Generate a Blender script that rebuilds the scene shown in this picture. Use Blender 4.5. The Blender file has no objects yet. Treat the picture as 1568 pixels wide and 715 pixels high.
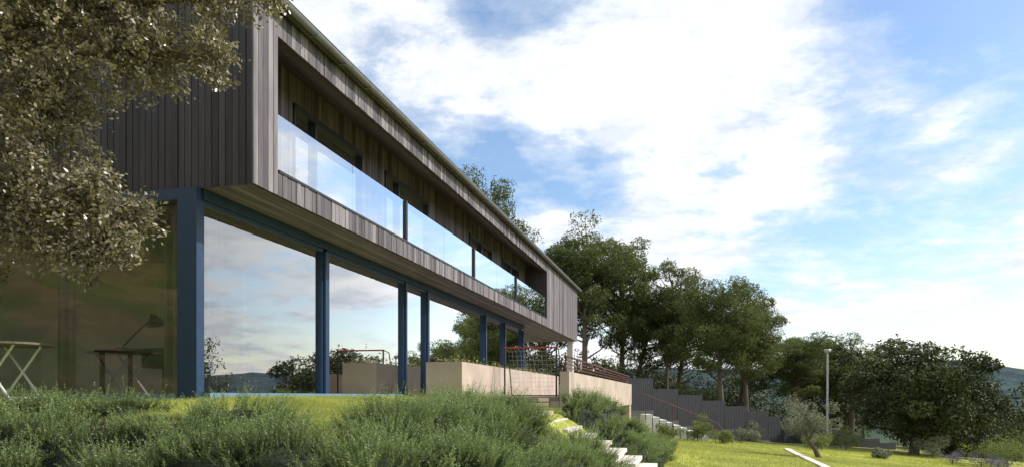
import bpy, math, numpy as np
from mathutils import Vector
rng=np.random.default_rng(7)
CU,SU=.2392,.9710
TH=math.atan2(SU,CU)
def W(u,v): return (CU*u-SU*v, SU*u+CU*v)
def UV(X,Y): return (CU*X+SU*Y, -SU*X+CU*Y)
sc=bpy.context.scene
col=sc.collection
# ---------------------------------------------------------------- helpers
def sstep(a,b,x):
    t=np.clip((x-a)/(b-a),0,1); return t*t*(3-2*t)
_nr=np.random.default_rng(3)
_ND=[(math.cos(a),math.sin(a),p) for a,p in zip(_nr.uniform(0,6.28,40),_nr.uniform(0,6.28,40))]
def fbm(x,y,s=1.0,o=4):
    r=0;amp=1;k=0;tot=0
    for i in range(o):
        a=0
        for j in range(5):
            c,d,p=_ND[k%40];k+=1
            a=a+np.sin((x*c+y*d)/s*6.28*(.7+.15*j)+p)
        r=r+a/2.5*amp;tot+=amp;amp*=.5;s*=.5
    return r/tot
class MB:
    def __init__(s): s.V=[];s.F=[];s.R=[];s.M=[];s.n=0
    def add(s,V,F,r=0.5,m=0):
        V=np.asarray(V,float).reshape(-1,3);F=np.asarray(F,int)
        s.V.append(V);s.F.append(F+s.n);s.n+=len(V)
        s.R.append(np.broadcast_to(np.asarray(r,float),(len(F),)).copy())
        s.M.append(np.full(len(F),m,int))
    def hexa(s,P,r=.5,m=0):
        s.add(P,[(0,3,2,1),(4,5,6,7),(0,1,5,4),(1,2,6,5),(2,3,7,6),(3,0,4,7)],r,m)
    def box(s,a0,a1,b0,b1,c0,c1,r=None,m=0):
        if r is None: r=rng.random()
        s.hexa([(a0,b0,c0),(a1,b0,c0),(a1,b1,c0),(a0,b1,c0),(a0,b0,c1),(a1,b0,c1),(a1,b1,c1),(a0,b1,c1)],r,m)
    def tube(s,pts,rad,n=8,r=.5,m=0):
        pts=np.asarray(pts,float);k=len(pts)
        rad=np.broadcast_to(np.asarray(rad,float),(k,))
        T=np.gradient(pts,axis=0);T/=np.linalg.norm(T,axis=1)[:,None]+1e-9
        ref=np.array([0,0,1.]) if abs(T[0][2])<.8 else np.array([1.,0,0])
        V=[]
        for i in range(k):
            a=np.cross(T[i],ref);a/=np.linalg.norm(a)+1e-9;b=np.cross(T[i],a)
            ang=np.arange(n)*2*math.pi/n
            V.append(pts[i]+rad[i]*(np.cos(ang)[:,None]*a+np.sin(ang)[:,None]*b))
        F=[]
        for i in range(k-1):
            for j in range(n):
                j2=(j+1)%n;F.append((i*n+j,i*n+j2,(i+1)*n+j2,(i+1)*n+j))
        V=np.concatenate(V);s.add(V,F,r,m)
        s.add(V[:n],[tuple(range(n))[::-1]],r,m);s.add(V[-n:],[tuple(range(n))],r,m)
    def build(s,name,mats,parent=None,smooth=False,loc=None,rotz=0):
        V=np.concatenate(s.V);me=bpy.data.meshes.new(name)
        me.vertices.add(len(V));me.vertices.foreach_set("co",V.ravel())
        loops=np.concatenate([f.ravel() for f in s.F])
        cnt=np.concatenate([np.full(len(f),f.shape[1]) for f in s.F])
        st=np.concatenate([[0],np.cumsum(cnt)[:-1]])
        me.loops.add(len(loops));me.loops.foreach_set("vertex_index",loops.astype(np.int32))
        me.polygons.add(len(cnt));me.polygons.foreach_set("loop_start",st.astype(np.int32))
        me.polygons.foreach_set("material_index",np.concatenate(s.M).astype(np.int32))
        me.polygons.foreach_set("use_smooth",np.full(len(cnt),bool(smooth)))
        me.update(calc_edges=True)
        at=me.attributes.new("rnd",'FLOAT','FACE');at.data.foreach_set("value",np.concatenate(s.R).astype(np.float32))
        for m in mats: me.materials.append(m)
        o=bpy.data.objects.new(name,me);col.objects.link(o)
        if parent: o.parent=parent
        if loc is not None: o.location=loc
        o.rotation_euler.z=rotz
        return o
def empty(name,house=True):
    e=bpy.data.objects.new(name,None);col.objects.link(e);e.empty_display_size=.3
    if house:e.rotation_euler.z=TH
    return e
def leaves(mb,P,size,aspect,rnd,m=0,D=None,spread=1.0):
    n=len(P)
    d=rng.normal(size=(n,3))
    if D is not None: d=D+spread*d*.5
    d/=np.linalg.norm(d,axis=1)[:,None]
    w=np.cross(d,rng.normal(size=(n,3)));w/=np.linalg.norm(w,axis=1)[:,None]
    sz=np.broadcast_to(size,(n,))[:,None]
    a=P-d*sz*.5;b=P+w*sz*aspect*.5+d*sz*.08;c=P+d*sz*.5;e=P-w*sz*aspect*.5+d*sz*.08
    V=np.stack([a,b,c,e],1).reshape(-1,3)
    mb.add(V,np.arange(4*n).reshape(n,4),rnd,m)
# ---------------------------------------------------------------- materials
def mat(name):
    m=bpy.data.materials.new(name);m.use_nodes=True
    nt=m.node_tree;return m,nt,nt.nodes["Principled BSDF"],nt.nodes["Material Output"]
def N(nt,t,**k):
    n=nt.nodes.new(t)
    for a,b in k.items():
        if a in n.inputs: n.inputs[a].default_value=b
        else: setattr(n,a,b)
    return n
def ramp(nt,stops,src):
    r=nt.nodes.new("ShaderNodeValToRGB");e=r.color_ramp.elements
    while len(e)<len(stops): e.new(.5)
    for i,(p,c) in enumerate(stops): e[i].position=p;e[i].color=(*c,1) if len(c)==3 else c
    nt.links.new(src,r.inputs[0]);return r
def bump(nt,src,bs,strength=.3,dist=.02):
    b=N(nt,"ShaderNodeBump");b.inputs["Strength"].default_value=strength;b.inputs["Distance"].default_value=dist
    nt.links.new(src,b.inputs["Height"]);nt.links.new(b.outputs[0],bs.inputs["Normal"])
def mapped(nt,scale):
    tc=N(nt,"ShaderNodeTexCoord");mp=N(nt,"ShaderNodeMapping");mp.inputs["Scale"].default_value=scale
    nt.links.new(tc.outputs["Object"],mp.inputs[0]);return mp.outputs[0]
def plain(name,c,rough=.6,metal=0,var=.15,scale=6,bstr=.1):
    m,nt,bs,_=mat(name);v=mapped(nt,(scale,)*3)
    n=N(nt,"ShaderNodeTexNoise");n.inputs["Detail"].default_value=6;n.inputs["Scale"].default_value=1
    nt.links.new(v,n.inputs["Vector"])
    r=ramp(nt,[(.3,tuple(x*(1-var) for x in c)),(.7,tuple(min(1,x*(1+var)) for x in c))],n.outputs[0])
    nt.links.new(r.outputs[0],bs.inputs["Base Color"]);bs.inputs["Roughness"].default_value=rough;bs.inputs["Metallic"].default_value=metal
    if bstr: bump(nt,n.outputs[0],bs,bstr,.01)
    return m
def wood(name,stops,scale,rough=.6):
    m,nt,bs,_=mat(name);v=mapped(nt,scale)
    n=N(nt,"ShaderNodeTexNoise");n.inputs["Detail"].default_value=7;n.inputs["Scale"].default_value=1;n.inputs["Roughness"].default_value=.65
    nt.links.new(v,n.inputs["Vector"])
    a=N(nt,"ShaderNodeAttribute");a.attribute_name="rnd"
    ma=N(nt,"ShaderNodeMath",operation='MULTIPLY_ADD');nt.links.new(a.outputs["Fac"],ma.inputs[0]);ma.inputs[1].default_value=.55;ma.inputs[2].default_value=-.28
    ad=N(nt,"ShaderNodeMath",operation='ADD');nt.links.new(n.outputs[0],ad.inputs[0]);nt.links.new(ma.outputs[0],ad.inputs[1])
    r=ramp(nt,stops,ad.outputs[0]);nt.links.new(r.outputs[0],bs.inputs["Base Color"])
    bs.inputs["Roughness"].default_value=rough;bump(nt,n.outputs[0],bs,.25,.01);return m
def leafmat(name,dark,light,trans=.35,tcol=None,rough=.5,spec=.4):
    m,nt,bs,out=mat(name)
    a=N(nt,"ShaderNodeAttribute");a.attribute_name="rnd"
    r=ramp(nt,[(0,dark),(1,light)],a.outputs["Fac"])
    nt.links.new(r.outputs[0],bs.inputs["Base Color"]);bs.inputs["Roughness"].default_value=rough
    bs.inputs["Specular IOR Level"].default_value=spec
    if trans<=0: return m
    t=N(nt,"ShaderNodeBsdfTranslucent")
    tc=tcol or tuple(x*1.3 for x in light)
    r2=ramp(nt,[(0,tuple(x*.6 for x in tc)),(1,tc)],a.outputs["Fac"]);nt.links.new(r2.outputs[0],t.inputs[0])
    mx=N(nt,"ShaderNodeMixShader");mx.inputs[0].default_value=trans
    nt.links.new(bs.outputs[0],mx.inputs[1]);nt.links.new(t.outputs[0],mx.inputs[2]);nt.links.new(mx.outputs[0],out.inputs[0]);return m
def glass(name,ior,mul,add,tint=(.94,.96,.96)):
    m,nt,bs,out=mat(name);nt.nodes.remove(bs)
    f=N(nt,"ShaderNodeFresnel");f.inputs[0].default_value=ior
    ma=N(nt,"ShaderNodeMath",operation='MULTIPLY_ADD',use_clamp=True);nt.links.new(f.outputs[0],ma.inputs[0]);ma.inputs[1].default_value=mul;ma.inputs[2].default_value=add
    tr=N(nt,"ShaderNodeBsdfTransparent");tr.inputs[0].default_value=(*tint,1)
    gl=N(nt,"ShaderNodeBsdfGlossy");gl.inputs["Roughness"].default_value=.004;gl.inputs[0].default_value=(.95,.97,1,1)
    v=mapped(nt,(.7,.7,.7));n=N(nt,"ShaderNodeTexNoise");n.inputs["Scale"].default_value=1;n.inputs["Detail"].default_value=1
    nt.links.new(v,n.inputs["Vector"]);b=N(nt,"ShaderNodeBump");b.inputs["Strength"].default_value=.05;b.inputs["Distance"].default_value=.03
    nt.links.new(n.outputs[0],b.inputs["Height"]);nt.links.new(b.outputs[0],gl.inputs["Normal"])
    mx=N(nt,"ShaderNodeMixShader");nt.links.new(ma.outputs[0],mx.inputs[0]);nt.links.new(tr.outputs[0],mx.inputs[1]);nt.links.new(gl.outputs[0],mx.inputs[2])
    nt.links.new(mx.outputs[0],out.inputs[0]);return m
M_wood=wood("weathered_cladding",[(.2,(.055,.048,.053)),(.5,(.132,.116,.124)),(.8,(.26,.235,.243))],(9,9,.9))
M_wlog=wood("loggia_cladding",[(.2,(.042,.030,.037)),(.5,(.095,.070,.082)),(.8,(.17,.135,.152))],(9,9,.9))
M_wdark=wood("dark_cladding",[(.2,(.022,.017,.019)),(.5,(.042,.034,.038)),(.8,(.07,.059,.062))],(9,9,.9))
M_soff=wood("soffit_boards",[(.2,(.06,.043,.048)),(.5,(.12,.09,.097)),(.8,(.2,.16,.168))],(.9,9,9))
M_floor=wood("floor_boards",[(.2,(.10,.055,.03)),(.8,(.25,.15,.09))],(1,9,9))
M_deck=wood("deck_boards",[(.2,(.1,.08,.06)),(.8,(.26,.2,.15))],(1,9,9))
M_blue=plain("blue_steel_frame",(.012,.038,.092),.45,0,.12,4,.02)
M_bluel=plain("light_blue_sill",(.12,.22,.32),.5,0,.1,4,.02)
M_black=plain("black_metal",(.02,.02,.022),.4,0,.1)
M_zinc=plain("zinc_gutter",(.22,.22,.25),.45,.2,.12)
M_white=plain("white_plaster",(.7,.69,.66),.8,0,.04,2)
M_int=plain("interior_plaster",(.62,.58,.50),.8,0,.08,2)
M_conc=plain("concrete_render",(.45,.365,.30),.85,0,.2,1.3,.3)
M_stair=plain("pale_stone",(.66,.60,.55),.8,0,.14,6,.3)
M_rust=plain("rust_red_rail",(.09,.03,.022),.6,0,.2)
M_pave=plain("terrace_paving",(.32,.28,.24),.8,0,.1,3)
M_grey=plain("grey_metal",(.45,.46,.47),.45,.1,.1)
M_roof=plain("roof_tiles",(.12,.10,.095),.7,0,.2)
M_fence=plain("charcoal_fence",(.028,.03,.036),.7,0,.2,3)
M_bark=wood("bark",[(.2,(.04,.03,.024)),(.8,(.17,.13,.1))],(14,14,4),.9)
M_glass=glass("window_glass",1.9,5.8,-.34)
M_gend=glass("gable_window_glass",1.9,1.6,.03,(.93,.95,.92))
M_bal=glass("balustrade_glass",1.75,3.8,.10)
M_net=plain("white_net",(.6,.6,.58),.8)
M_red=plain("red_paint",(.35,.03,.02),.5)
M_curt=leafmat("linen_curtain",(.45,.42,.37),(.6,.57,.52),.4,(.55,.52,.46),.9,.1)
M_oak=leafmat("holm_oak_leaf",(.024,.024,.012),(.40,.345,.22),.2,(.30,.27,.09),.36,.7)  # wide ramp: sun highlights and dark crown interior are put into leaf colour
M_ros=leafmat("rosemary_leaf",(.009,.022,.009),(.24,.31,.125),.28,(.33,.45,.09),.45,.4)
M_pine=leafmat("pine_needles",(.018,.030,.011),(.15,.185,.06),.25,(.2,.24,.05),.6,.2)
M_tree=leafmat("dark_foliage",(.016,.024,.011),(.12,.14,.048),0,None,.6,.2)
M_olive=leafmat("olive_leaf",(.07,.08,.05),(.26,.27,.17),.3,None,.6)
M_shrub=leafmat("shrub_leaf",(.04,.06,.02),(.22,.26,.08),.35,(.3,.36,.07),.6)
M_lav=leafmat("lavender",(.08,.07,.1),(.25,.22,.3),.3,None,.7)
M_grass=leafmat("grass_blade",(.20,.235,.045),(.46,.48,.13),.45,(.64,.67,.15),.6,.2)
M_flower=leafmat("flower_petals",(.4,.12,.05),(.6,.5,.3),.3,None,.6)
M_soil=plain("soil",(.05,.04,.03),.95,0,.3,8,.5)
# ---------------------------------------------------------------- terrain
def height(X,Y):
    X=np.asarray(X,float);Y=np.asarray(Y,float)
    u,v=UV(X,Y)
    low=-1.75-.085*np.clip(X-3,0,35)-.02*np.clip(X-38,0,300)+.03*fbm(X,Y,9,3)
    low=low-.1*np.clip(np.hypot(X,Y)-75,0,120)
    r=np.hypot(X,Y);az=np.arctan2(X,Y)
    hill=sstep(260,620,r)*(43+9*fbm(az*4,r/400,1.2,4)-14*sstep(.66,1.0,az))
    low=low+hill
    w=-.83*X-.55*Y
    low=low+np.clip(w-13,0,60)*.38*(1+.15*fbm(X,Y,14,3))*(r<200)
    up=-.035-.115*np.clip(5.6-v,0,4)-.05*np.clip(8.3-u,0,4)
    edge=2.7+1.6*sstep(20,25,u)
    d=np.maximum(np.maximum(edge-v,(6.3-u)*.62),(u-37.5)*.6)
    d=np.maximum(d,(-u-5)*.3)
    d=np.maximum(d,(v-22)*.3)
    k=sstep(0,2.1,d)
    return up*(1-k)+low*k
def axis(c0,c1,step,far):
    near=np.arange(c0,c1,step);out=[];s=step;x=c1
    while x<far: out.append(x);s*=1.12;x+=s
    outn=[];s=step;x=c0-step
    while x>-far: outn.append(x);s*=1.12;x-=s
    return np.array(outn[::-1]+list(near)+out)
xs=axis(-14,34,.22,1500);ys=axis(-6,55,.22,1500)
GX,GY=np.meshgrid(xs,ys);GZ=height(GX,GY)
nx,ny=len(xs),len(ys)
V=np.stack([GX,GY,GZ],-1).reshape(-1,3)
idx=np.arange(nx*ny).reshape(ny,nx)
F=np.stack([idx[:-1,:-1],idx[:-1,1:],idx[1:,1:],idx[1:,:-1]],-1).reshape(-1,4)
u,v=UV(V[:,0],V[:,1]);r=np.hypot(V[:,0],V[:,1])
lawn=np.array((.32,.345,.085));wild=np.array((.21,.21,.075));soil=np.array((.05,.042,.03));forest=np.array((.05,.075,.04));far=np.array((.032,.062,.075))  # last tone, far, has aerial haze put into the hill's bluish colour
def L(a,b,t): return a*(1-t[:,None])+b*t[:,None]
nz=fbm(V[:,0],V[:,1],6,4)
C=np.tile(lawn,(len(V),1))*(1+.14*fbm(V[:,0],V[:,1],2.2,4))[:,None]
fl=V[:,1]-(35.5+.55*(V[:,0]-5)); C=L(C,wild*(1+.3*nz[:,None]),sstep(-.5,1.5,fl+nz))
bk=((v<3.0-np.clip(u-9.3,0,3)*.3)&(v>.7)&(u<31)&(u>2)&~((u>12.2)&(u<15))).astype(float)
C=L(C,soil,bk)
C=L(C,soil,((u<6.3)&(v>1)&(v<13)&(u>2.5)).astype(float))
w_=-.83*V[:,0]-.55*V[:,1]
C=L(C,L(np.tile((.12,.085,.045),(len(V),1)),np.array((.055,.075,.02)),sstep(-.3,.3,nz)),sstep(11,16,w_))
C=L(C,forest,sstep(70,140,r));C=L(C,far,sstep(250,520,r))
mb=MB();mb.add(V,F)
m,nt,bs,_=mat("ground_cover")
at=N(nt,"ShaderNodeAttribute");at.attribute_name="gcol"
n1=N(nt,"ShaderNodeTexNoise");n1.inputs["Scale"].default_value=3.5;n1.inputs["Detail"].default_value=8;n1.inputs["Roughness"].default_value=.7
n2=N(nt,"ShaderNodeTexNoise");n2.inputs["Scale"].default_value=.06;n2.inputs["Detail"].default_value=8;n2.inputs["Roughness"].default_value=.75
tc=N(nt,"ShaderNodeTexCoord");nt.links.new(tc.outputs["Object"],n1.inputs[0]);nt.links.new(tc.outputs["Object"],n2.inputs[0])
r1=ramp(nt,[(.3,(.5,.55,.5)),(.7,(1.4,1.35,1.3))],n1.outputs[0]);r2=ramp(nt,[(.42,(.55,.58,.65)),(.58,(1.3,1.25,1.15))],n2.outputs[0])
x1=N(nt,"ShaderNodeMix",data_type='RGBA',blend_type='MULTIPLY');x1.inputs[0].default_value=1
nt.links.new(at.outputs["Color"],x1.inputs[6]);nt.links.new(r1.outputs[0],x1.inputs[7])
x2=N(nt,"ShaderNodeMix",data_type='RGBA',blend_type='MULTIPLY');x2.inputs[0].default_value=1
nt.links.new(x1.outputs[2],x2.inputs[6]);nt.links.new(r2.outputs[0],x2.inputs[7])
nt.links.new(x2.outputs[2],bs.inputs["Base Color"]);bs.inputs["Roughness"].default_value=.95;bs.inputs["Specular IOR Level"].default_value=.1
bump(nt,n1.outputs[0],bs,.7,.06)
g=mb.build("ground",[m],smooth=True)
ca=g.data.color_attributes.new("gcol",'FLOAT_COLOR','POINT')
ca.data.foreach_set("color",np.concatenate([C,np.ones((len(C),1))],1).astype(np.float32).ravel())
# ---------------------------------------------------------------- house
H=empty("modern_house")
def ztop(v): return 5.16+np.minimum(v-5.35,13.35-v)*.45
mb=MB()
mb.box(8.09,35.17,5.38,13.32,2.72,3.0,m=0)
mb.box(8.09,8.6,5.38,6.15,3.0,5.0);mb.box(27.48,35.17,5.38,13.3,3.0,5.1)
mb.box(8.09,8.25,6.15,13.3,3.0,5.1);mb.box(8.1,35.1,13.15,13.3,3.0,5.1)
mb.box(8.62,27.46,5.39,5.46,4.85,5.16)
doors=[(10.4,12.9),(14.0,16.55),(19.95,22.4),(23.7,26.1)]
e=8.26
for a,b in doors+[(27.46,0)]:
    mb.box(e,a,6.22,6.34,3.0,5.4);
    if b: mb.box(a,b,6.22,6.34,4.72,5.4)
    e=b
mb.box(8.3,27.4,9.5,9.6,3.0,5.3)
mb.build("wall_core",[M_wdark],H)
def boards_u(mb,a0,a1,vf,z0,z1,w=.115,zf=None):
    n=max(1,round((a1-a0)/w));w=(a1-a0)/n
    for i in range(n):
        t=rng.uniform(.016,.026)
        mb.box(a0+i*w,a0+(i+1)*w-.010,vf-t,vf,z0+rng.uniform(0,.004),z1)
def boards_v(mb,b0,b1,uf,z0,z1,w=.125):
    n=max(1,round((b1-b0)/w));w=(b1-b0)/n
    for i in range(n):
        t=rng.uniform(.016,.03);zz=z1 if not callable(z1) else float(z1(b0+(i+.5)*w))
        mb.box(uf-t,uf,b0+i*w,b0+(i+1)*w-.010,z0,zz)
mb=MB()
boards_u(mb,8.05,8.62,5.38,2.69,5.16,.115)
boards_u(mb,8.625,27.455,5.38,2.69,3.0)
boards_u(mb,8.625,27.455,5.385,4.83,5.16)
boards_u(mb,27.46,35.2,5.38,2.69,5.16)
mb.build("front_cladding",[M_wood],H)
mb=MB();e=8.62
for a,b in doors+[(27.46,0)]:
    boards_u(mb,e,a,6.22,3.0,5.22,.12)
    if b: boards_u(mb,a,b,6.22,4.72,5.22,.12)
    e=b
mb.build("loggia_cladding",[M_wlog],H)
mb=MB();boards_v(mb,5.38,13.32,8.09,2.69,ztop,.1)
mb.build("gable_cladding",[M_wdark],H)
mb=MB()
vv=np.arange(5.41,13.2,.12)
for x in vv: mb.box(8.09,35.17,x,x+.112,2.69,2.715)
n=7
for i in range(n):
    a=5.47+i*.105;b=a+.098;z=lambda q:4.85+(q-5.47)*.44
    mb.hexa([(8.6,a,z(a)),(27.48,a,z(a)),(27.48,b,z(b)),(8.6,b,z(b)),(8.6,a,z(a)+.02),(27.48,a,z(a)+.02),(27.48,b,z(b)+.02),(8.6,b,z(b)+.02)],rng.random())
mb.build("soffit_boards",[M_soff],H)
mb=MB()
for (a,b) in ((5.27,9.35),(13.43,9.35)):
    za=5.17-.03;zb=5.17+4.0*.45
    P=[(7.9,a,za),(35.35,a,za),(35.35,b,zb),(7.9,b,zb),(7.9,a,za+.09),(35.35,a,za+.09),(35.35,b,zb+.09),(7.9,b,zb+.09)]
    mb.hexa(P,.5)
mb.build("roof",[M_roof],H)
mb=MB()
ang=np.linspace(math.pi,2*math.pi,9)
rr=.065;P=[]
for uu in (7.9,35.36):
    P+= [(uu,5.21+rr*math.cos(a),5.215+rr*math.sin(a)) for a in ang]
mb.add(P,[(i,i+1,i+10,i+9) for i in range(8)])
mb.tube([(7.9,5.145,5.22),(35.36,5.145,5.22)],.011,6);mb.tube([(7.9,5.275,5.22),(35.36,5.275,5.22)],.009,6)
for uu in np.arange(8.4,35.3,.9): mb.box(uu,uu+.025,5.14,5.29,5.14,5.148)
mb.build("gutter",[M_zinc],H)
mb=MB();mg=MB()
for a,b in doors:
    k=[a,a+(b-a)*.28,b] if a<18 else [a,(a+b)/2,b]
    mb.box(a,b,6.16,6.27,4.62,4.72);mb.box(a,b,6.18,6.27,3.0,3.07)
    for q in k: mb.box(q-.035 if q!=a else q,q+.035 if q!=b else q,6.17,6.265,3.07,4.62)
    mg.add([(a,6.24,3.05),(b,6.24,3.05),(b,6.24,4.65),(a,6.24,4.65)],[(0,1,2,3)])
mb.build("upper_door_frames",[M_black],H);mg.build("upper_door_glass",[M_glass],H)
ps=[8.64,13.2,17.8,22.45,27.44];mg=MB();mb=MB()
for a,b in zip(ps[:-1],ps[1:]):
    k=np.linspace(a+.03,b-.03,3)
    for c,d in zip(k[:-1],k[1:]):
        mg.add([(c,5.41,3.03),(d-.012,5.41,3.03),(d-.012,5.41,3.81),(c,5.41,3.81)],[(0,1,2,3)])
for q in ps[1:-1]: mb.box(q-.035,q+.035,5.37,5.45,3.04,3.82)
mb.box(8.63,27.45,5.345,5.37,3.0,3.035)
mb.build("balustrade_posts",[M_black],H);mg.build("balustrade_glass",[M_bal],H)
mb=MB()
mb.box(8.0,8.11,6.15,6.44,-.05,2.69)
for q,w in ((11.38,.13),(15.0,.07),(16.4,.10),(21.5,.12),(23.9,.12),(26.7,.16)):
    mb.box(q-w/2,q+w/2,6.11,6.32,-.04,2.5)
mb.box(8.11,26.8,6.12,6.3,2.55,2.69)
mb.box(8.02,8.28,6.45,13.1,2.55,2.69);
for q in (9.75,12.9): mb.box(8.04,8.26,q-.06,q+.06,-.04,2.55)
bays=((8.12,11.315),(11.445,14.96),(15.04,16.345),(16.455,21.43),(21.57,23.83),(23.97,26.6))
for a,b in bays:
    mb.box(a,b,6.16,6.26,2.49,2.548)
    mb.box(a,a+.045,6.16,6.26,.06,2.49);mb.box(b-.045,b,6.16,6.26,.06,2.49)
mb.build("steel_window_frame",[M_blue],H)
mb=MB();mb.box(8.12,26.6,6.04,6.3,-.06,.045);mb.box(7.98,8.3,6.45,13.1,-.06,.02)
mb.build("window_sill",[M_bluel],H)
mg=MB()
for a,b in bays:
    mg.add([(a,6.21,.04),(b,6.21,.04),(b,6.21,2.5),(a,6.21,2.5)],[(0,1,2,3)])
mg.build("window_glass",[M_glass],H)
mg=MB()
for a,b in ((6.45,9.69),(9.81,12.84)): mg.add([(8.15,a,.02),(8.15,b,.02),(8.15,b,2.56),(8.15,a,2.56)],[(0,3,2,1)])
mg.build("gable_window_glass",[M_gend],H)
mb=MB();mb.box(8.3,26.9,12.9,13.1,0,2.66);mb.box(26.78,26.95,6.2,12.9,0,2.68);mb.box(8.31,26.78,6.35,12.9,2.62,2.66)
mb.box(19.9,20.0,7.6,12.9,0,2.62);mb.box(12.0,12.1,8.2,12.9,0,2.62)
mb.build("interior_walls",[M_int],H)
mb=MB();mb.box(8.3,26.78,6.3,13.0,-.2,0);mb.build("interior_floor",[M_floor],H)
mb=MB();mb.box(34.7,34.98,5.5,5.78,0,2.69);mb.box(34.7,34.98,12.6,12.9,0,2.69);mb.box(27.0,34,12.9,13.05,0,2.69)
mb.build("porch_columns",[M_white],H)
mb=MB()
for q in (13.45,17.5):
    mb.box(q-.05,q+.05,6.1,6.195,4.1,4.32)
    mb.box(q-.03,q+.03,6.195,6.21,4.16,4.26)
mb.build("wall_sconces",[M_black],H)
mb=MB()
def curtain(p0,p1,z0,z1,amp=.05,f=14):
    n=max(12,int(np.hypot(p1[0]-p0[0],p1[1]-p0[1])*50));t=np.linspace(0,1,n)
    P0=np.array(p0);P1=np.array(p1);d=(P1-P0);L_=np.linalg.norm(d);nn=np.array([-d[1],d[0]])/L_
    off=amp*np.sin(t*L_*f*3.1)+.02*np.sin(t*L_*41)
    xy=P0+t[:,None]*d+off[:,None]*nn
    V=np.concatenate([np.c_[xy,np.full(n,z0)],np.c_[xy,np.full(n,z1)]])
    mb.add(V,[(i,i+1,n+i+1,n+i) for i in range(n-1)],.5)
curtain((8.4,6.5),(9.0,6.5),.02,2.5);curtain((11.6,6.5),(11.95,6.5),.02,2.5);curtain((16.6,6.5),(17.0,6.5),.02,2.5)
curtain((8.42,6.6),(8.42,7.0),.02,2.5);curtain((8.42,8.45),(8.42,8.75),.02,2.5);curtain((15.2,6.5),(15.7,6.5),.02,2.5)
curtain((14.3,6.5),(14.85,6.5),.02,2.5)
mb.build("curtains",[M_curt],H,smooth=True)
E=empty("desk");mb=MB();mb.box(8.95,9.65,7.35,8.65,.66,.70)
for a in (9.0,9.56):
    for b in (7.4,8.55): mb.box(a,a+.05,b,b+.05,0,.66)
mb.box(9.05,9.55,7.45,7.9,.42,.65);mb.build("desk_body",[M_black],E)
E=empty("desk_lamp");mb=MB()
mb.tube([(9.1,8.3,.70),(9.1,8.3,.73)],.09,16);mb.tube([(9.1,8.3,.72),(9.1,8.05,.94),(9.1,7.75,1.16)],.014,8)
mb.tube([(9.1,7.77,1.22),(9.1,7.73,1.17),(9.1,7.7,1.10),(9.1,7.69,1.05)],[.025,.06,.11,.13],14)
mb.build("lamp_arm_and_shade",[M_black],E)
E=empty("desk_chair");mb=MB();mb.box(9.75,10.2,7.7,8.15,.43,.48);mb.box(10.16,10.2,7.7,8.15,.55,.95)
for a in (9.77,10.15):
    for b in (7.72,8.1): mb.box(a,a+.04,b,b+.04,0,.95 if a>10 else .43)
mb.build("chair_frame",[M_floor],E)
E=empty("sofa");mb=MB();mb.box(12.5,14.6,9,9.9,.1,.42);mb.box(12.5,14.6,9.7,9.95,.42,.85);mb.box(12.4,12.6,9,9.95,.1,.62);mb.box(14.5,14.7,9,9.95,.1,.62)
mb.build("sofa_body",[M_grey],E)
# ---------------------------------------------------------------- outdoor table
E=empty("folding_garden_table");mb=MB();cx,cy=7.2,8.25;gz=-.1
ang=np.arange(32)*2*math.pi/32
ring=np.c_[cx+.5*np.cos(ang),cy+.5*np.sin(ang)]
V=np.concatenate([np.c_[ring,np.full(32,.63)],np.c_[ring,np.full(32,.655)]])
mb.add(V[:32],[tuple(range(32))[::-1]]);mb.add(V[32:],[tuple(range(32))]);mb.add(V,[(i,(i+1)%32,32+(i+1)%32,32+i) for i in range(32)])
mb.build("table_top",[M_deck],E)
mb=MB()
for s in (-.22,.22):
    mb.tube([(cx+s,cy-.36,gz-.03),(cx+s,cy+.3,.63)],.015,8);mb.tube([(cx+s*.85,cy+.36,gz-.03),(cx+s*.85,cy-.3,.63)],.015,8)
for b in (-.36,.36,): mb.tube([(cx-.22,cy+b*.8,gz+.08),(cx+.22,cy+b*.8,gz+.08)],.012,8)
mb.build("crossed_legs",[M_white],E)
# ---------------------------------------------------------------- planter wall, terrace
E=empty("concrete_planter");mb=MB()
mb.box(14.9,26.8,4.79,4.95,-.4,.75);mb.box(14.9,15.06,4.95,5.62,-.4,.75);mb.box(15.06,26.8,5.46,5.62,-.4,.74);mb.box(26.64,26.8,4.95,5.46,-.4,.75)
mb.build("planter_walls",[M_conc],E)
mb=MB();mb.box(15.06,26.64,4.95,5.46,.5,.66);mb.build("planter_soil",[M_soil],E)
mb=MB();n=1600;P=np.c_[rng.uniform(15,26.6,n),rng.uniform(4.9,5.5,n),.68+rng.gamma(2,.05,n)*(.5+.5*np.sin(rng.uniform(0,1,n)*3))]
leaves(mb,P,.09,.35,rng.random(n));n=140;P=np.c_[rng.uniform(15,26.6,n),rng.uniform(4.9,5.5,n),.76+rng.random(n)*.12];leaves(mb,P,.05,.9,rng.random(n),1)
mb.build("planter_flowers",[M_shrub,M_flower],E)
E=empty("terrace");mb=MB()
mb.box(17.3,36.9,2.83,3.06,-.42,.60)
mb.box(36.7,36.9,3.06,8,-.42,.60)
mb.box(17.3,36.9,3.07,13,-.4,-.12)
mb.box(35.9,36.88,2.86,3.9,-3,-.42);mb.box(24,35.9,5.0,5.2,-3,-.42);mb.box(29.8,30.1,2.9,3.2,-3,-.42);mb.box(24.0,24.3,2.86,5.0,-3,-.42)
mb.build("parapet_and_walls",[M_conc],E)
mb=MB();mb.box(17.5,36.7,3.07,13,-.115,.0);mb.build("terrace_floor",[M_pave],E)
mb=MB();mb.box(25,29,4.93,4.99,-2.6,-.5);mb.build("garage_dark_opening",[M_black],E)  # black panel standing in for the shaded depth of the garage opening
mb=MB()
for q in np.linspace(17.5,36.7,11): mb.box(q-.02,q+.02,2.93,2.97,.6,1.0)
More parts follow.
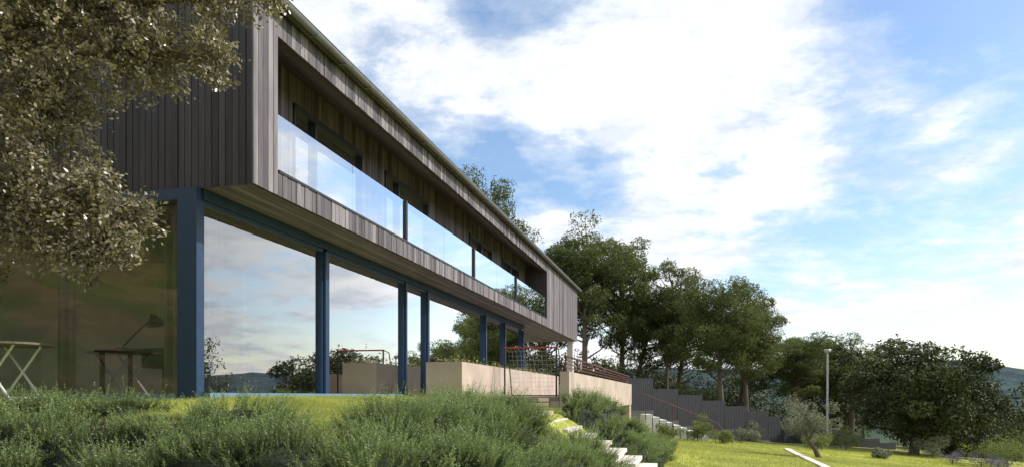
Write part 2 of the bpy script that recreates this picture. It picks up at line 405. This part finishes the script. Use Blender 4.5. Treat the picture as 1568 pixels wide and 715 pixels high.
for z in (.70,.79,.88): mb.box(17.4,36.8,2.94,2.96,z,z+.025)
mb.box(17.4,36.8,2.92,2.98,.97,1.01)
for z in (.70,.79,.88,.97): mb.box(36.78,36.8,2.98,7.8,z,z+.03)
mb.build("railing",[M_rust],E)
mb=MB()
for i in range(3): mb.box(15.2+i*.35,17.28,3.3,4.6,-.35+i*.11,-.26+i*.11)
d=empty("deck_steps");mb.build("deck_planks",[M_deck],d)
E=empty("toy_tractor");mb=MB()
mb.box(14.45,14.75,4.45,4.6,-.05,.03);mb.box(14.45,14.57,4.46,4.59,.03,.1)
for a in (14.48,14.7):
    for b in (4.42,4.61): mb.tube([(a,b,-.06),(a,b+.03,-.06)],.055,12,m=1)
mb.build("toy_body",[M_red,M_black],E)
# ---------------------------------------------------------------- goal
E=empty("football_goal");mb=MB();u0=17.7;a,b=3.22,4.55;z0=0.0;zt=1.22
mb.tube([(u0,a,z0),(u0,a,zt)],.022,8);mb.tube([(u0,b,z0),(u0,b,zt)],.022,8)
for q in (a,b): mb.tube([(u0,q,zt),(u0+.35,q,zt-.05),(u0+.75,q,z0+.02)],.014,8,m=1)
mb.tube([(u0+.75,a,z0+.02),(u0+.75,b,z0+.02)],.014,8,m=1)
mb.build("goal_posts",[M_black,M_black],E)
mb=MB();mb.tube([(u0,a-.02,zt),(u0,b+.02,zt)],.020,8);mb.build("crossbar",[M_red],E)
mb=MB()
for q in np.linspace(a,b,13): mb.tube([(u0+.02,q,zt),(u0+.35,q,zt-.07),(u0+.74,q,z0+.03)],.0025,3)
for t in np.linspace(0,1,11):
    x=u0+.35+.4*t;z=(zt-.07)*(1-t)+.03*t;mb.tube([(x,a,z),(x,b,z)],.0025,3)
mb.build("net",[M_net],E)
# ---------------------------------------------------------------- stairs on the bank
E2=empty("stone_steps");mb=MB()
for i in range(9):
    v1=3.05-i*.3;z=-.30-i*.148
    mb.box(12.8+rng.uniform(-.03,.03),14.6+rng.uniform(-.03,.03),v1-.34,v1,z-.07,z)
    mb.box(12.85,14.55,v1-.29,v1-.002,z-.7,z-.07,m=0)
mb.build("steps",[M_stair],E2)
# ---------------------------------------------------------------- second stairs, fence
E=empty("garden_stairs",False);mb=MB()
for i in range(9):
    x=6.9+i*.36;z=-.95-i*.14;mb.box(x,x+.4,37.2,38.6,z-1.2,z)
mb.build("stair_flight",[M_white],E)
mb=MB();mb.tube([(6.7,37.1,.15),(9.0,37.1,-.75),(10.6,37.1,-1.4)],.03,6)
for x,z in ((6.9,-.95),(8.3,-1.5),(9.4,-1.95),(10.5,-2.4)): mb.tube([(x,37.1,z-.3),(x,37.1,.15-(x-6.7)*.39)],.022,6)
mb.tube([(10.6,37.1,-1.4),(11.4,37.1,-2.4)],.03,6)
mb.build("handrail",[M_rust],E)
E=empty("boundary_fence",False);mb=MB();mw=MB()
A=np.array((6.3,39.6));B=np.array((27.5,51.5));n=13
for i in range(n):
    p=A+(B-A)*i/n;q=A+(B-A)*(i+1)/n;zt=.92-4.4*(i+.5)/n+ (0.25 if i<1 else 0)
    d=(q-p)/np.linalg.norm(q-p);nn=np.array((-d[1],d[0]))*.03
    k=14
    for j in range(k):
        s=p+(q-p)*(j/k+.004);e_=p+(q-p)*((j+1)/k-.006)
        P=[(*(s-nn),zt-1.8),(*(e_-nn),zt-1.8),(*(e_+nn),zt-1.8),(*(s+nn),zt-1.8),(*(s-nn),zt),(*(e_-nn),zt),(*(e_+nn),zt),(*(s+nn),zt)]
        mb.hexa(P,rng.random())
    mb.tube([(*p,zt-2.3),(*p,zt+.06)],.05,6)
    g0=float(height(*p))-.8
    nn=nn*3
    mw.hexa([(*(p-nn),g0),(*(q-nn),g0),(*(q+nn),g0),(*(p+nn),g0),(*(p-nn),zt-1.8),(*(q-nn),zt-1.8),(*(q+nn),zt-1.8),(*(p+nn),zt-1.8)],.5)
mb.build("fence_panels",[M_fence],E);mw.build("retaining_base",[plain("dark_block",(.09,.085,.08),.9)],E)
E=empty("boundary_fence",False);mb=MB()
for i in range(24):
    x=28.4+i*.25;mb.box(x,x+.235,48.4,48.45,-6,-2.75+(.06 if i%8==0 else 0))
for x in (28.3,30.4,32.4,34.4): mb.box(x-.05,x+.05,48.34,48.39,-6,-2.65)
mb.build("fence_panels",[M_fence],E)
mb=MB();pts=np.linspace(0,1,14);P=[]
for t in pts:
    x=13.6+(9.2-13.6)*t;y=35.5+(19.5-35.5)*t;P.append((x-.16,y,height(x-.16,y)+.06));P.append((x+.16,y,height(x+.16,y)+.06))
for p in list(P): P.append((p[0],p[1],p[2]-.2))
m_=len(pts)*2
F=[(2*i,2*i+1,2*i+3,2*i+2) for i in range(len(pts)-1)]+[(m_+2*i,2*i,2*i+2,m_+2*i+2) for i in range(len(pts)-1)]+[(2*i+1,m_+2*i+1,m_+2*i+3,2*i+3) for i in range(len(pts)-1)]
mb.add(np.array(P),F);mb.build("stone_path",[M_stair])
E=empty("street_lamp",False);mb=MB();X,Y=20.2,46.0
mb.tube([(X,Y,-4.5),(X,Y,-1),(X,Y,2.75)],[.09,.075,.05],10)
mb.tube([(X,Y,2.72),(X,Y,2.85),(X,Y,2.93)],[.05,.2,.15],12);mb.tube([(X,Y,2.93),(X,Y,3.0)],[.24,.2],14)
mb.tube([(X,Y,-4.5),(X,Y,-2.6)],.12,10)
mb.build("pole_and_lantern",[M_grey],E)
# ---------------------------------------------------------------- trees
def clump_cloud(mb,C,R,nper,size,asp,m,flat=.6,crn=None):
    for i,c in enumerate(C):
        n=int(nper);d=rng.normal(size=(n,3));d/=np.linalg.norm(d,axis=1)[:,None]
        rr=R[i]*rng.uniform(.45,1.05,n)**.6*(1+.25*np.sin(d[:,0]*5+i)*np.cos(d[:,1]*4+2*i))
        P=c+d*rr[:,None]*np.array([1,1,flat])
        cr=rng.random() if crn is None else crn[i]
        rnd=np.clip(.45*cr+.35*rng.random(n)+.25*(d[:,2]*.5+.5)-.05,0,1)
        leaves(mb,P,size*rng.uniform(.6,1.3,n),asp,rnd,m)
def make_pine(seed,H=12.,Rf=.27,lo=.36,nc=76):
    global rng
    keep=rng;rng=np.random.default_rng(seed);mb=MB()
    k=9;t=np.linspace(0,1,k);lean=rng.normal(size=2)*.05*H
    P=np.c_[lean[0]*t**1.5+.2*np.sin(t*5+seed),lean[1]*t**1.5+.15*np.cos(t*4+seed),t*H*.88]
    mb.tube(P,.22*(1-.8*t)+.02,8,m=0)
    C=[];R=[]
    cz=(lo+1)/2*H;hz=(1-lo)/2*H
    tries=0
    while len(C)<nc and tries<5000:
        tries+=1
        d=rng.normal(size=3);d/=np.linalg.norm(d);q=rng.uniform(.3,.98)
        p=np.array([d[0]*Rf*H*q,d[1]*Rf*H*q,cz+d[2]*hz*q])
        f=(p[2]-lo*H)/(H*(1-lo))
        env=Rf*H*(.55+.55*math.sin(min(1,max(0,f))*math.pi*.9)**.8)*(1+.28*math.sin(3*math.atan2(p[1],p[0])+f*7+seed))
        if np.hypot(p[0],p[1])>env: continue
        if any(np.linalg.norm((p-c)*np.array([1,1,1.4]))<.66 for c in C): continue
        C.append(p+np.array([lean[0]*.7,lean[1]*.7,0]));R.append(rng.uniform(.55,1.05))
    for c in C:
        h=np.clip(c[2]-rng.uniform(.5,1.6),.3*H,.85*H);s=np.array([np.interp(h,P[:,2],P[:,j]) for j in range(3)])
        mid=(s+c)/2+np.array([0,0,-.15]);mb.tube([s,mid,c],[.06,.04,.015],5,m=0)
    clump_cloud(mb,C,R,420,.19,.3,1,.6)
    o=mb.build("pine_tree",[M_bark,M_pine]);rng=keep;return o.data,o
def make_broad(seed,H=8.,Rf=.48,matl=None,n=95,nper=400,ls=.19,zc=.55):
    global rng
    keep=rng;rng=np.random.default_rng(seed);mb=MB()
    P=np.array([(0,0,0),(.1,.05,.12*H),(.15,-.05,.3*H),(.1,0,.6*H)]);mb.tube(P,[.3,.24,.18,.06],8,m=0)
    C=[];R=[];tr=0
    while len(C)<n and tr<5000:
        tr+=1
        d=rng.normal(size=3);d/=np.linalg.norm(d);q=rng.uniform(.5,1)*(1+.2*math.sin(d[0]*4+seed)*math.cos(d[2]*3+seed))
        p=np.array([d[0]*Rf*H*q,d[1]*Rf*H*q,zc*H+d[2]*H*.42*q])*.9
        if p[2]<.08*H or any(np.linalg.norm(p-c)<.07*H for c in C): continue
        C.append(p);R.append(rng.uniform(.07,.13)*H)
    for c in C[::2]: mb.tube([P[2],(P[2]+c)/2+np.array([0,0,-.1]),c],[.08,.05,.02],5,m=0)
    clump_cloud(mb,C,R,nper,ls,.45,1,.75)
    o=mb.build("tree",[M_bark,matl or M_tree]);rng=keep;return o.data,o
def place(me,name,X,Y,top,Hb,sx=1,rot=0,z0=None):
    g=float(height(X,Y)) if z0 is None else z0
    s=(top-g)/Hb
    o=bpy.data.objects.new(name,me);col.objects.link(o);o.location=(X,Y,g-.1);o.scale=(s*sx,s*sx,s);o.rotation_euler.z=rot
    return o
pines=[make_pine(s) for s in (1,2,3,4)];broads=[make_broad(s) for s in (11,12,13)]
for d_,o in pines+broads: bpy.data.objects.remove(o)
PT=[(-2.7,60,18.8,1,.72,0),(-1.3,64,16.5,3,.6,2),(2.6,61,13.2,1,.95,1),(5.4,57,13.8,2,.95,2),(9.4,61,14.0,1,.8,3.6),(13.0,60,10.8,0,.85,4),(11.2,66,9.4,2,1.1,.4),
    (15.6,53,9.1,1,1.0,5),(18.4,57,9.0,3,.95,2.2),(14.2,63,9.4,2,1.1,1.1),(-7,64,16,3,1.1,4),(25.2,64,5.9,1,1.3,1),(28.0,68,6.1,1,1.4,2),(31,66,5.4,3,1.4,3.3),(21.3,68,6.0,2,1.2,.3)]
for i,(X,Y,t,k,sx,ro) in enumerate(PT): place(pines[k][0],"pine_tree",X,Y,t,11.5,sx,ro)
for (X,Y,t,k,sx,ro) in [(24.6,44,4.2,0,1.1,0),(28.2,46,2.2,1,1.0,2)]: place(broads[k][0],"holm_oak",X,Y,t,7.6,sx,ro)
def mass(name,pts,matl,nper=130):
    mb=MB()
    for (X,Y,h,R) in pts:
        g=float(height(X,Y));nc=12
        mb.tube([(X,Y,g-.3),(X,Y,g+h*.6)],[.18,.06],5,m=0)
        d=rng.normal(size=(nc,3));d/=np.linalg.norm(d,axis=1)[:,None]
        C=np.array([X,Y,g+h*.6])+d*np.array([R*.7,R*.7,h*.33])
        clump_cloud(mb,C,rng.uniform(.35,.6,nc)*R,nper,.12*R,.4,1,.75)
    return mb.build(name,[M_bark,matl])
pts=[]
for i in range(46): pts.append((rng.uniform(-18,42),rng.uniform(66,84),rng.uniform(5.5,8),rng.uniform(2,3)))
for i in range(14): pts.append((rng.uniform(4,20),rng.uniform(54,66),rng.uniform(3,5),rng.uniform(1.6,2.4)))
for i in range(16): pts.append((rng.uniform(27,60),rng.uniform(52,70),rng.uniform(3,6),rng.uniform(2,3)))
mass("distant_trees",pts,M_tree)
pts=[]
for i in range(50):
    a=rng.uniform(.74,1.9);r_=rng.uniform(48,75);X,Y=r_*math.sin(a),r_*math.cos(a)
    pts.append((X,Y,rng.uniform(6,11),rng.uniform(2.2,3.6)))
mass("valley_trees",pts,M_tree,110)
pts=[]
for i in range(70):
    a=rng.uniform(math.pi*.95,math.pi*1.55);r_=rng.uniform(20,55);pts.append((r_*math.sin(a),r_*math.cos(a),rng.uniform(3,7),rng.uniform(1.5,2.7)))
mass("hillside_trees",pts,M_tree,90)
mb=MB();X,Y=12.4,30.0;g=float(height(X,Y))
mb.tube([(X+.45,Y,g-.1),(X+.25,Y,g+.35),(X-.05,Y,g+.75),(X-.25,Y,g+1.3)],[.13,.1,.08,.04],8,m=0)
mb.tube([(X,Y,g+.7),(X+.3,Y+.1,g+1.2),(X+.45,Y,g+1.7)],[.06,.04,.02],6,m=0)
C=[np.array((X,Y,g+1.55))+rng.normal(size=3)*np.array((.42,.42,.36)) for _ in range(26)];clump_cloud(mb,C,np.full(26,.32),190,.1,.3,1,.9)
mb.build("olive_tree",[M_bark,M_olive])
def shrub(name,X,Y,R,h,matl,n=10,ls=.08,nper=220):
    mb=MB();g=float(height(X,Y))
    C=[np.array((X+rng.normal()*R*.5,Y+rng.normal()*R*.5,g+abs(rng.normal())*h*.35+h*.25)) for _ in range(n)]
    mb.tube([(X,Y,g-.1),(X,Y,g+h*.4)],.03,5,m=0)
    clump_cloud(mb,C,np.full(n,R*.42),nper,ls,.35,1,.8);mb.build(name,[M_bark,matl])
for X,Y,R,h,mt in [(25.5,37,1.3,1.6,M_shrub),(28.2,39.5,1.8,2.4,M_shrub),(31,43,2.2,3.2,M_tree),(24.0,41,1,1.2,M_olive),(16.6,39,.8,.9,M_shrub),(9.3,36,.7,.9,M_shrub),(10.6,36.3,.5,.7,M_shrub),(14.6,44,1.0,1.1,M_olive),(20,43,1,1.3,M_shrub),(12.3,38.6,.7,.8,M_olive),(8,36.4,.6,.7,M_shrub),(17.8,34.6,.5,.5,M_olive)]:
    shrub("garden_shrub",X,Y,R,h,mt,12,.1)
for X,Y in [(21.6,35.2),(22.8,34.9),(24.1,35.6)]: shrub("lavender_bush",X,Y,.55,.6,M_lav,8,.06,200)
# ---------------------------------------------------------------- holm oak foreground
mb=MB()
def pos(tx,tz,Y): return np.array((tx*Y,Y,tz*Y))
blobs=[(60,60,150,6.2),(200,30,105,6.3),(330,-5,70,6.4),(415,-14,40,6.4),(235,95,72,6.2),(315,90,50,6.2),(60,230,100,6.1),(140,300,58,5.9),(200,335,50,5.9),(165,375,48,5.8),(80,345,75,5.9),(10,320,85,6.0),(-90,250,150,6.2),(-80,60,200,6.4),(100,-80,160,6.4),(300,-110,110,6.5),(-60,-150,220,6.6),(90,150,70,6.3),(130,395,36,5.8)]
base=np.array((-7.3,6.6,-.8));hub=np.array((-6.6,6.5,1.6))
mb.tube([base,(base+hub)/2+np.array((.15,0,0)),hub],[.34,.27,.24],12,m=0)
hub2=np.array((-5.6,6.4,3.0));mb.tube([hub,(hub+hub2)/2,hub2],[.22,.17,.13],10,m=0)
allP=[];allD=[];allR=[]
for (x,y,rp,Y) in blobs:
    c=pos((x-784)/1100,(606-y)/1100,Y);R=rp/1100*Y
    s=hub if y>150 else hub2
    mid=(s+c)/2+np.array((0,0,.15));mb.tube([s,mid,c],[.09,.05,.02],7,m=0)
    nt_=int(62*(rp/75)**2)+12
    d=rng.normal(size=(nt_,3));d/=np.linalg.norm(d,axis=1)[:,None]
    q=rng.uniform(.2,1.08,nt_)**.5
    tips=c+d*(q*R)[:,None]*np.array((1,.85,1))
    dirs=d*np.array((1,1,.6))+np.array((0,0,-.15))+rng.normal(size=(nt_,3))*.35
    dirs/=np.linalg.norm(dirs,axis=1)[:,None]
    for j in range(nt_):
        if j%3==0: mb.tube([tips[j]-dirs[j]*.22,tips[j]],[.006,.003],4,m=0)
        n=34;t=rng.uniform(-.2,.04,n)*1.0
        P=tips[j]+dirs[j]*t[:,None]+rng.normal(size=(n,3))*.035
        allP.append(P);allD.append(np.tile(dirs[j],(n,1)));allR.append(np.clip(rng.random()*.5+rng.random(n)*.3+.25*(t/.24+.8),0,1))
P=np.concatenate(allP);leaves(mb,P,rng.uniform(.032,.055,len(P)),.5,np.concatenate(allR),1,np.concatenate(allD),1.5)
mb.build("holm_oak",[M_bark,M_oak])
# ---------------------------------------------------------------- rosemary
M_shadecore=plain("bush_shadow_core",(.015,.022,.01),.95,0,.3,20,.5)  # dark fill hull; the bush's inner shade is put into its colour
def rosemary(name,mounds,dens,K=34,ln=.032,wd=.0075,L0=(.14,.30),per=13):
    mb=MB();BP=[];BD=[];LF=[];CR=[]
    for (u,v,R,h) in mounds:
        X,Y=W(u,v);g=float(height(X,Y))
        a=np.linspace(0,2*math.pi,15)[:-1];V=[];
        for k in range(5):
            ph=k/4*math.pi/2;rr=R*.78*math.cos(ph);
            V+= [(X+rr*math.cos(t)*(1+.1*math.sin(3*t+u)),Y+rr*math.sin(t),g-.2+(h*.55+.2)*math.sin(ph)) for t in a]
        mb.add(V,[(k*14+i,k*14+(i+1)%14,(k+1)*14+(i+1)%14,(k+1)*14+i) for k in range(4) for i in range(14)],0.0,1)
        nt_=max(4,int(dens*R*R*3.14*(1+.6*h/R)/per))
        mc=rng.normal()*.13
        for _ in range(nt_):
            th=rng.uniform(0,2*math.pi);q=math.sqrt(rng.random());hz=math.sqrt(1-q*q)
            b=np.array((X+R*.85*q*math.cos(th),Y+R*.85*q*math.sin(th),g+h*.62*hz-.06))
            d0=np.array((math.cos(th)*q*1.0,math.sin(th)*q*1.0,.45+.6*hz))+rng.normal(size=3)*.25;d0/=np.linalg.norm(d0)
            L_=rng.uniform(.65,1.3);c_=rng.uniform(-.2,.2)+mc
            B=b+rng.normal(size=(per,3))*np.array((.04,.04,.015))
            off=(B-b)*3.6
            D=d0+off+rng.normal(size=(per,3))*.11;D/=np.linalg.norm(D,axis=1)[:,None]
            BP.append(B);BD.append(D);LF.append(np.full(per,L_*(.6+.4*min(1,h/.4))));CR.append(np.full(per,c_))
    B=np.concatenate(BP);D=np.concatenate(BD);n=len(B)
    Ln=rng.uniform(*L0,n)*np.concatenate(LF);bend=rng.normal(size=(n,3))*.035+np.array((0,0,.04));cr=rng.random(n)*.2+np.concatenate(CR)
    t=np.linspace(.02,1,K)[None,:]+rng.uniform(-.01,.01,(n,K))
    P=B[:,None,:]+D[:,None,:]*(Ln[:,None]*t)[...,None]+bend[:,None,:]*(t**2)[...,None]
    ref=rng.normal(size=(n,3));A=np.cross(D,ref);A/=np.linalg.norm(A,axis=1)[:,None];Bb=np.cross(D,A)
    ang=np.arange(K)[None,:]*2.4+rng.uniform(0,6.28,(n,1))
    rad=A[:,None,:]*np.cos(ang)[...,None]+Bb[:,None,:]*np.sin(ang)[...,None]
    nd=D[:,None,:]*.7+rad*.75
    lw=(ln*(1.1-.5*t))[...,None]
    side=np.cross(nd,rng.normal(size=(n,K,3)));side/=np.linalg.norm(side,axis=2)[...,None]
    p0=P-side*wd/2;p1=P+side*wd/2;p2=P+nd*lw
    V=np.stack([p0,p1,p2],2).reshape(-1,3)
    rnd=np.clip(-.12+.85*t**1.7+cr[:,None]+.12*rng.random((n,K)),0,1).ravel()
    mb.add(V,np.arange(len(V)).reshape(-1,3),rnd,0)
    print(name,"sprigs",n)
    return mb.build(name,[M_ros,M_shadecore])
mounds=[]
tr=0
while len(mounds)<92 and tr<8000:
    tr+=1
    u=rng.uniform(4.2,11.9);v=rng.uniform(.8,8.8)
    if v>3.1-max(0,u-8.6)*.42 and u>6.2: continue
    if any((u-a)**2+(v-b)**2<.56**2 for a,b,_,_ in mounds): continue
    X,Y=W(u,v);g=float(height(X,Y));big=rng.random()**1.3
    lim=-.10+.10*big-.15*max(0,u-8.5)-(.12 if v>3.2 else 0)
    h=min(.24+.42*big,max(.12,lim-g))
    mounds.append((u,v,.38+.26*big,h))
for (u,v,R,h) in ((9.3,3.0,.55,.40),(10.0,2.7,.5,.46),(8.6,2.9,.5,.36),(11.1,2.5,.42,.32),(7.4,3.2,.5,.30),(6.4,4.4,.5,.26)): mounds.append((u,v,R,h))
print(len(mounds),"mounds")
rosemary("rosemary_bank",mounds,330,L0=(.14,.31))
mounds=[]
for u in np.arange(15.3,29,.8):
    for v in np.arange(1.1,2.7,.65):
        mounds.append((u+rng.uniform(-.2,.2),v+rng.uniform(-.15,.15),rng.uniform(.5,.7),rng.uniform(.4,.7)))
rosemary("rosemary_hedge",mounds,120,K=20,ln=.048,wd=.014)
# ---------------------------------------------------------------- grass blades
def blades(mb,X,Y,h,w):
    n=len(X);Z=height(X,Y)
    a=rng.uniform(0,6.28,n);sx=np.cos(a)*w/2;sy=np.sin(a)*w/2
    tx=rng.normal(size=n)*h*.35;ty=rng.normal(size=n)*h*.35;hh=h*rng.uniform(.5,1.2,n)
    V=np.stack([np.c_[X-sx,Y-sy,Z-.01],np.c_[X+sx,Y+sy,Z-.01],np.c_[X+tx,Y+ty,Z+hh]],1).reshape(-1,3)
    rnd=np.clip(.5+.4*fbm(X,Y,2.5,3)+.3*(rng.random(n)-.5),0,1)
    mb.add(V,np.arange(3*n).reshape(n,3),rnd)
mb=MB();n=70000
u=rng.uniform(5.8,17.2,n);v=rng.uniform(2.0,6.02,n);X=CU*u-SU*v;Y=SU*u+CU*v;ok=~((v<3.15)&(u>12.3)&(u<14.9));blades(mb,X[ok],Y[ok],.055,.008)
n=15000;u=rng.uniform(5.8,7.9,n);v=rng.uniform(6,11,n);X=CU*u-SU*v;Y=SU*u+CU*v;blades(mb,X,Y,.055,.008)
n=110000;Y=rng.uniform(13,40,n);X=rng.uniform(2.2,24,n);u,v=UV(X,Y);ok=(v<.7)&(Y<35.5+.55*(X-5))&(X<.75*Y);blades(mb,X[ok],Y[ok],.07,.022)
mb.build("lawn_grass",[M_grass])
# ---------------------------------------------------------------- camera, light, sky
cam=bpy.data.cameras.new("camera");co=bpy.data.objects.new("camera",cam);col.objects.link(co)
co.rotation_euler=(math.radians(90),0,0);cam.lens=36*1100/1568;cam.sensor_width=36;cam.shift_y=.1585;cam.clip_end=5000;cam.clip_start=.05
sc.camera=co
az,el=math.radians(84),math.radians(40)
S=Vector((math.sin(az)*math.cos(el),math.cos(az)*math.cos(el),math.sin(el)))
sl=bpy.data.lights.new("sun",'SUN');sl.energy=5.0;sl.angle=math.radians(.5);sl.color=(1,.945,.87)
so=bpy.data.objects.new("sun",sl);col.objects.link(so);so.rotation_euler=S.to_track_quat('Z','Y').to_euler()
w=bpy.data.worlds.new("World");sc.world=w;w.use_nodes=True;nt=w.node_tree;bg=nt.nodes["Background"]
sky=N(nt,"ShaderNodeTexSky");sky.sky_type='NISHITA';sky.sun_disc=False;sky.sun_elevation=el;sky.sun_rotation=az
bg.inputs[1].default_value=.15
hs=N(nt,"ShaderNodeHueSaturation");hs.inputs["Saturation"].default_value=1.25;hs.inputs["Value"].default_value=1.3;nt.links.new(sky.outputs[0],hs.inputs["Color"])
tc=N(nt,"ShaderNodeTexCoord");sp=N(nt,"ShaderNodeSeparateXYZ");nt.links.new(tc.outputs["Generated"],sp.inputs[0])
mz=N(nt,"ShaderNodeMath",operation='MAXIMUM');nt.links.new(sp.outputs[2],mz.inputs[0]);mz.inputs[1].default_value=0
az_=N(nt,"ShaderNodeMath",operation='ADD');nt.links.new(mz.outputs[0],az_.inputs[0]);az_.inputs[1].default_value=.16
dv=[]
for i in (0,1):
    d=N(nt,"ShaderNodeMath",operation='DIVIDE');nt.links.new(sp.outputs[i],d.inputs[0]);nt.links.new(az_.outputs[0],d.inputs[1]);dv.append(d)
cb=N(nt,"ShaderNodeCombineXYZ");nt.links.new(dv[0].outputs[0],cb.inputs[0]);nt.links.new(dv[1].outputs[0],cb.inputs[1]);cb.inputs[2].default_value=3.7
n1=N(nt,"ShaderNodeTexNoise");n1.inputs["Scale"].default_value=2.3;n1.inputs["Detail"].default_value=9;n1.inputs["Roughness"].default_value=.62;n1.inputs["Distortion"].default_value=.1
nt.links.new(cb.outputs[0],n1.inputs["Vector"])
n2=N(nt,"ShaderNodeTexNoise");n2.inputs["Scale"].default_value=.5;n2.inputs["Detail"].default_value=2;nt.links.new(cb.outputs[0],n2.inputs["Vector"])
ad=N(nt,"ShaderNodeMath",operation='MULTIPLY_ADD');nt.links.new(n2.outputs[0],ad.inputs[0]);ad.inputs[1].default_value=.5;nt.links.new(n1.outputs[0],ad.inputs[2])
cur=ad.outputs[0]
for dvec,lo_,amt in (((.68,1,.5),.97,-.19),((.40,1,.27),.986,-.16),((.62,1,.2),.975,-.08),((0.0,1,.27),.982,-.10),((-.12,1,.45),.985,-.08),((.28,1,.42),.955,.13)):
    dd=Vector(dvec).normalized();dn=N(nt,"ShaderNodeVectorMath",operation='DOT_PRODUCT');nt.links.new(tc.outputs["Generated"],dn.inputs[0]);dn.inputs[1].default_value=dd
    mr=N(nt,"ShaderNodeMapRange",interpolation_type='SMOOTHSTEP');nt.links.new(dn.outputs["Value"],mr.inputs[0])
    mr.inputs[1].default_value=lo_;mr.inputs[2].default_value=1;mr.inputs[3].default_value=0;mr.inputs[4].default_value=amt
    a2=N(nt,"ShaderNodeMath",operation='ADD');nt.links.new(cur,a2.inputs[0]);nt.links.new(mr.outputs[0],a2.inputs[1]);cur=a2.outputs[0]
r=ramp(nt,[(.57,(0.10,)*3),(.68,(.42,)*3),(.75,(.85,)*3),(.80,(1,)*3)],cur)
n3=N(nt,"ShaderNodeTexNoise");n3.inputs["Scale"].default_value=3.4;n3.inputs["Detail"].default_value=7;n3.inputs["Roughness"].default_value=.6;nt.links.new(cb.outputs[0],n3.inputs["Vector"])
cc=ramp(nt,[(.38,(.86,.92,1.0)),(.58,(1.22,1.22,1.2))],n3.outputs[0])
sclc=N(nt,"ShaderNodeVectorMath",operation='SCALE');nt.links.new(cc.outputs[0],sclc.inputs[0]);sclc.inputs[3].default_value=6.7
mx=N(nt,"ShaderNodeMix",data_type='RGBA');nt.links.new(r.outputs[0],mx.inputs[0]);nt.links.new(hs.outputs[0],mx.inputs[6]);nt.links.new(sclc.outputs[0],mx.inputs[7])
nt.links.new(mx.outputs[2],bg.inputs[0])
sc.view_settings.view_transform='Standard';sc.view_settings.look='None';sc.view_settings.exposure=0
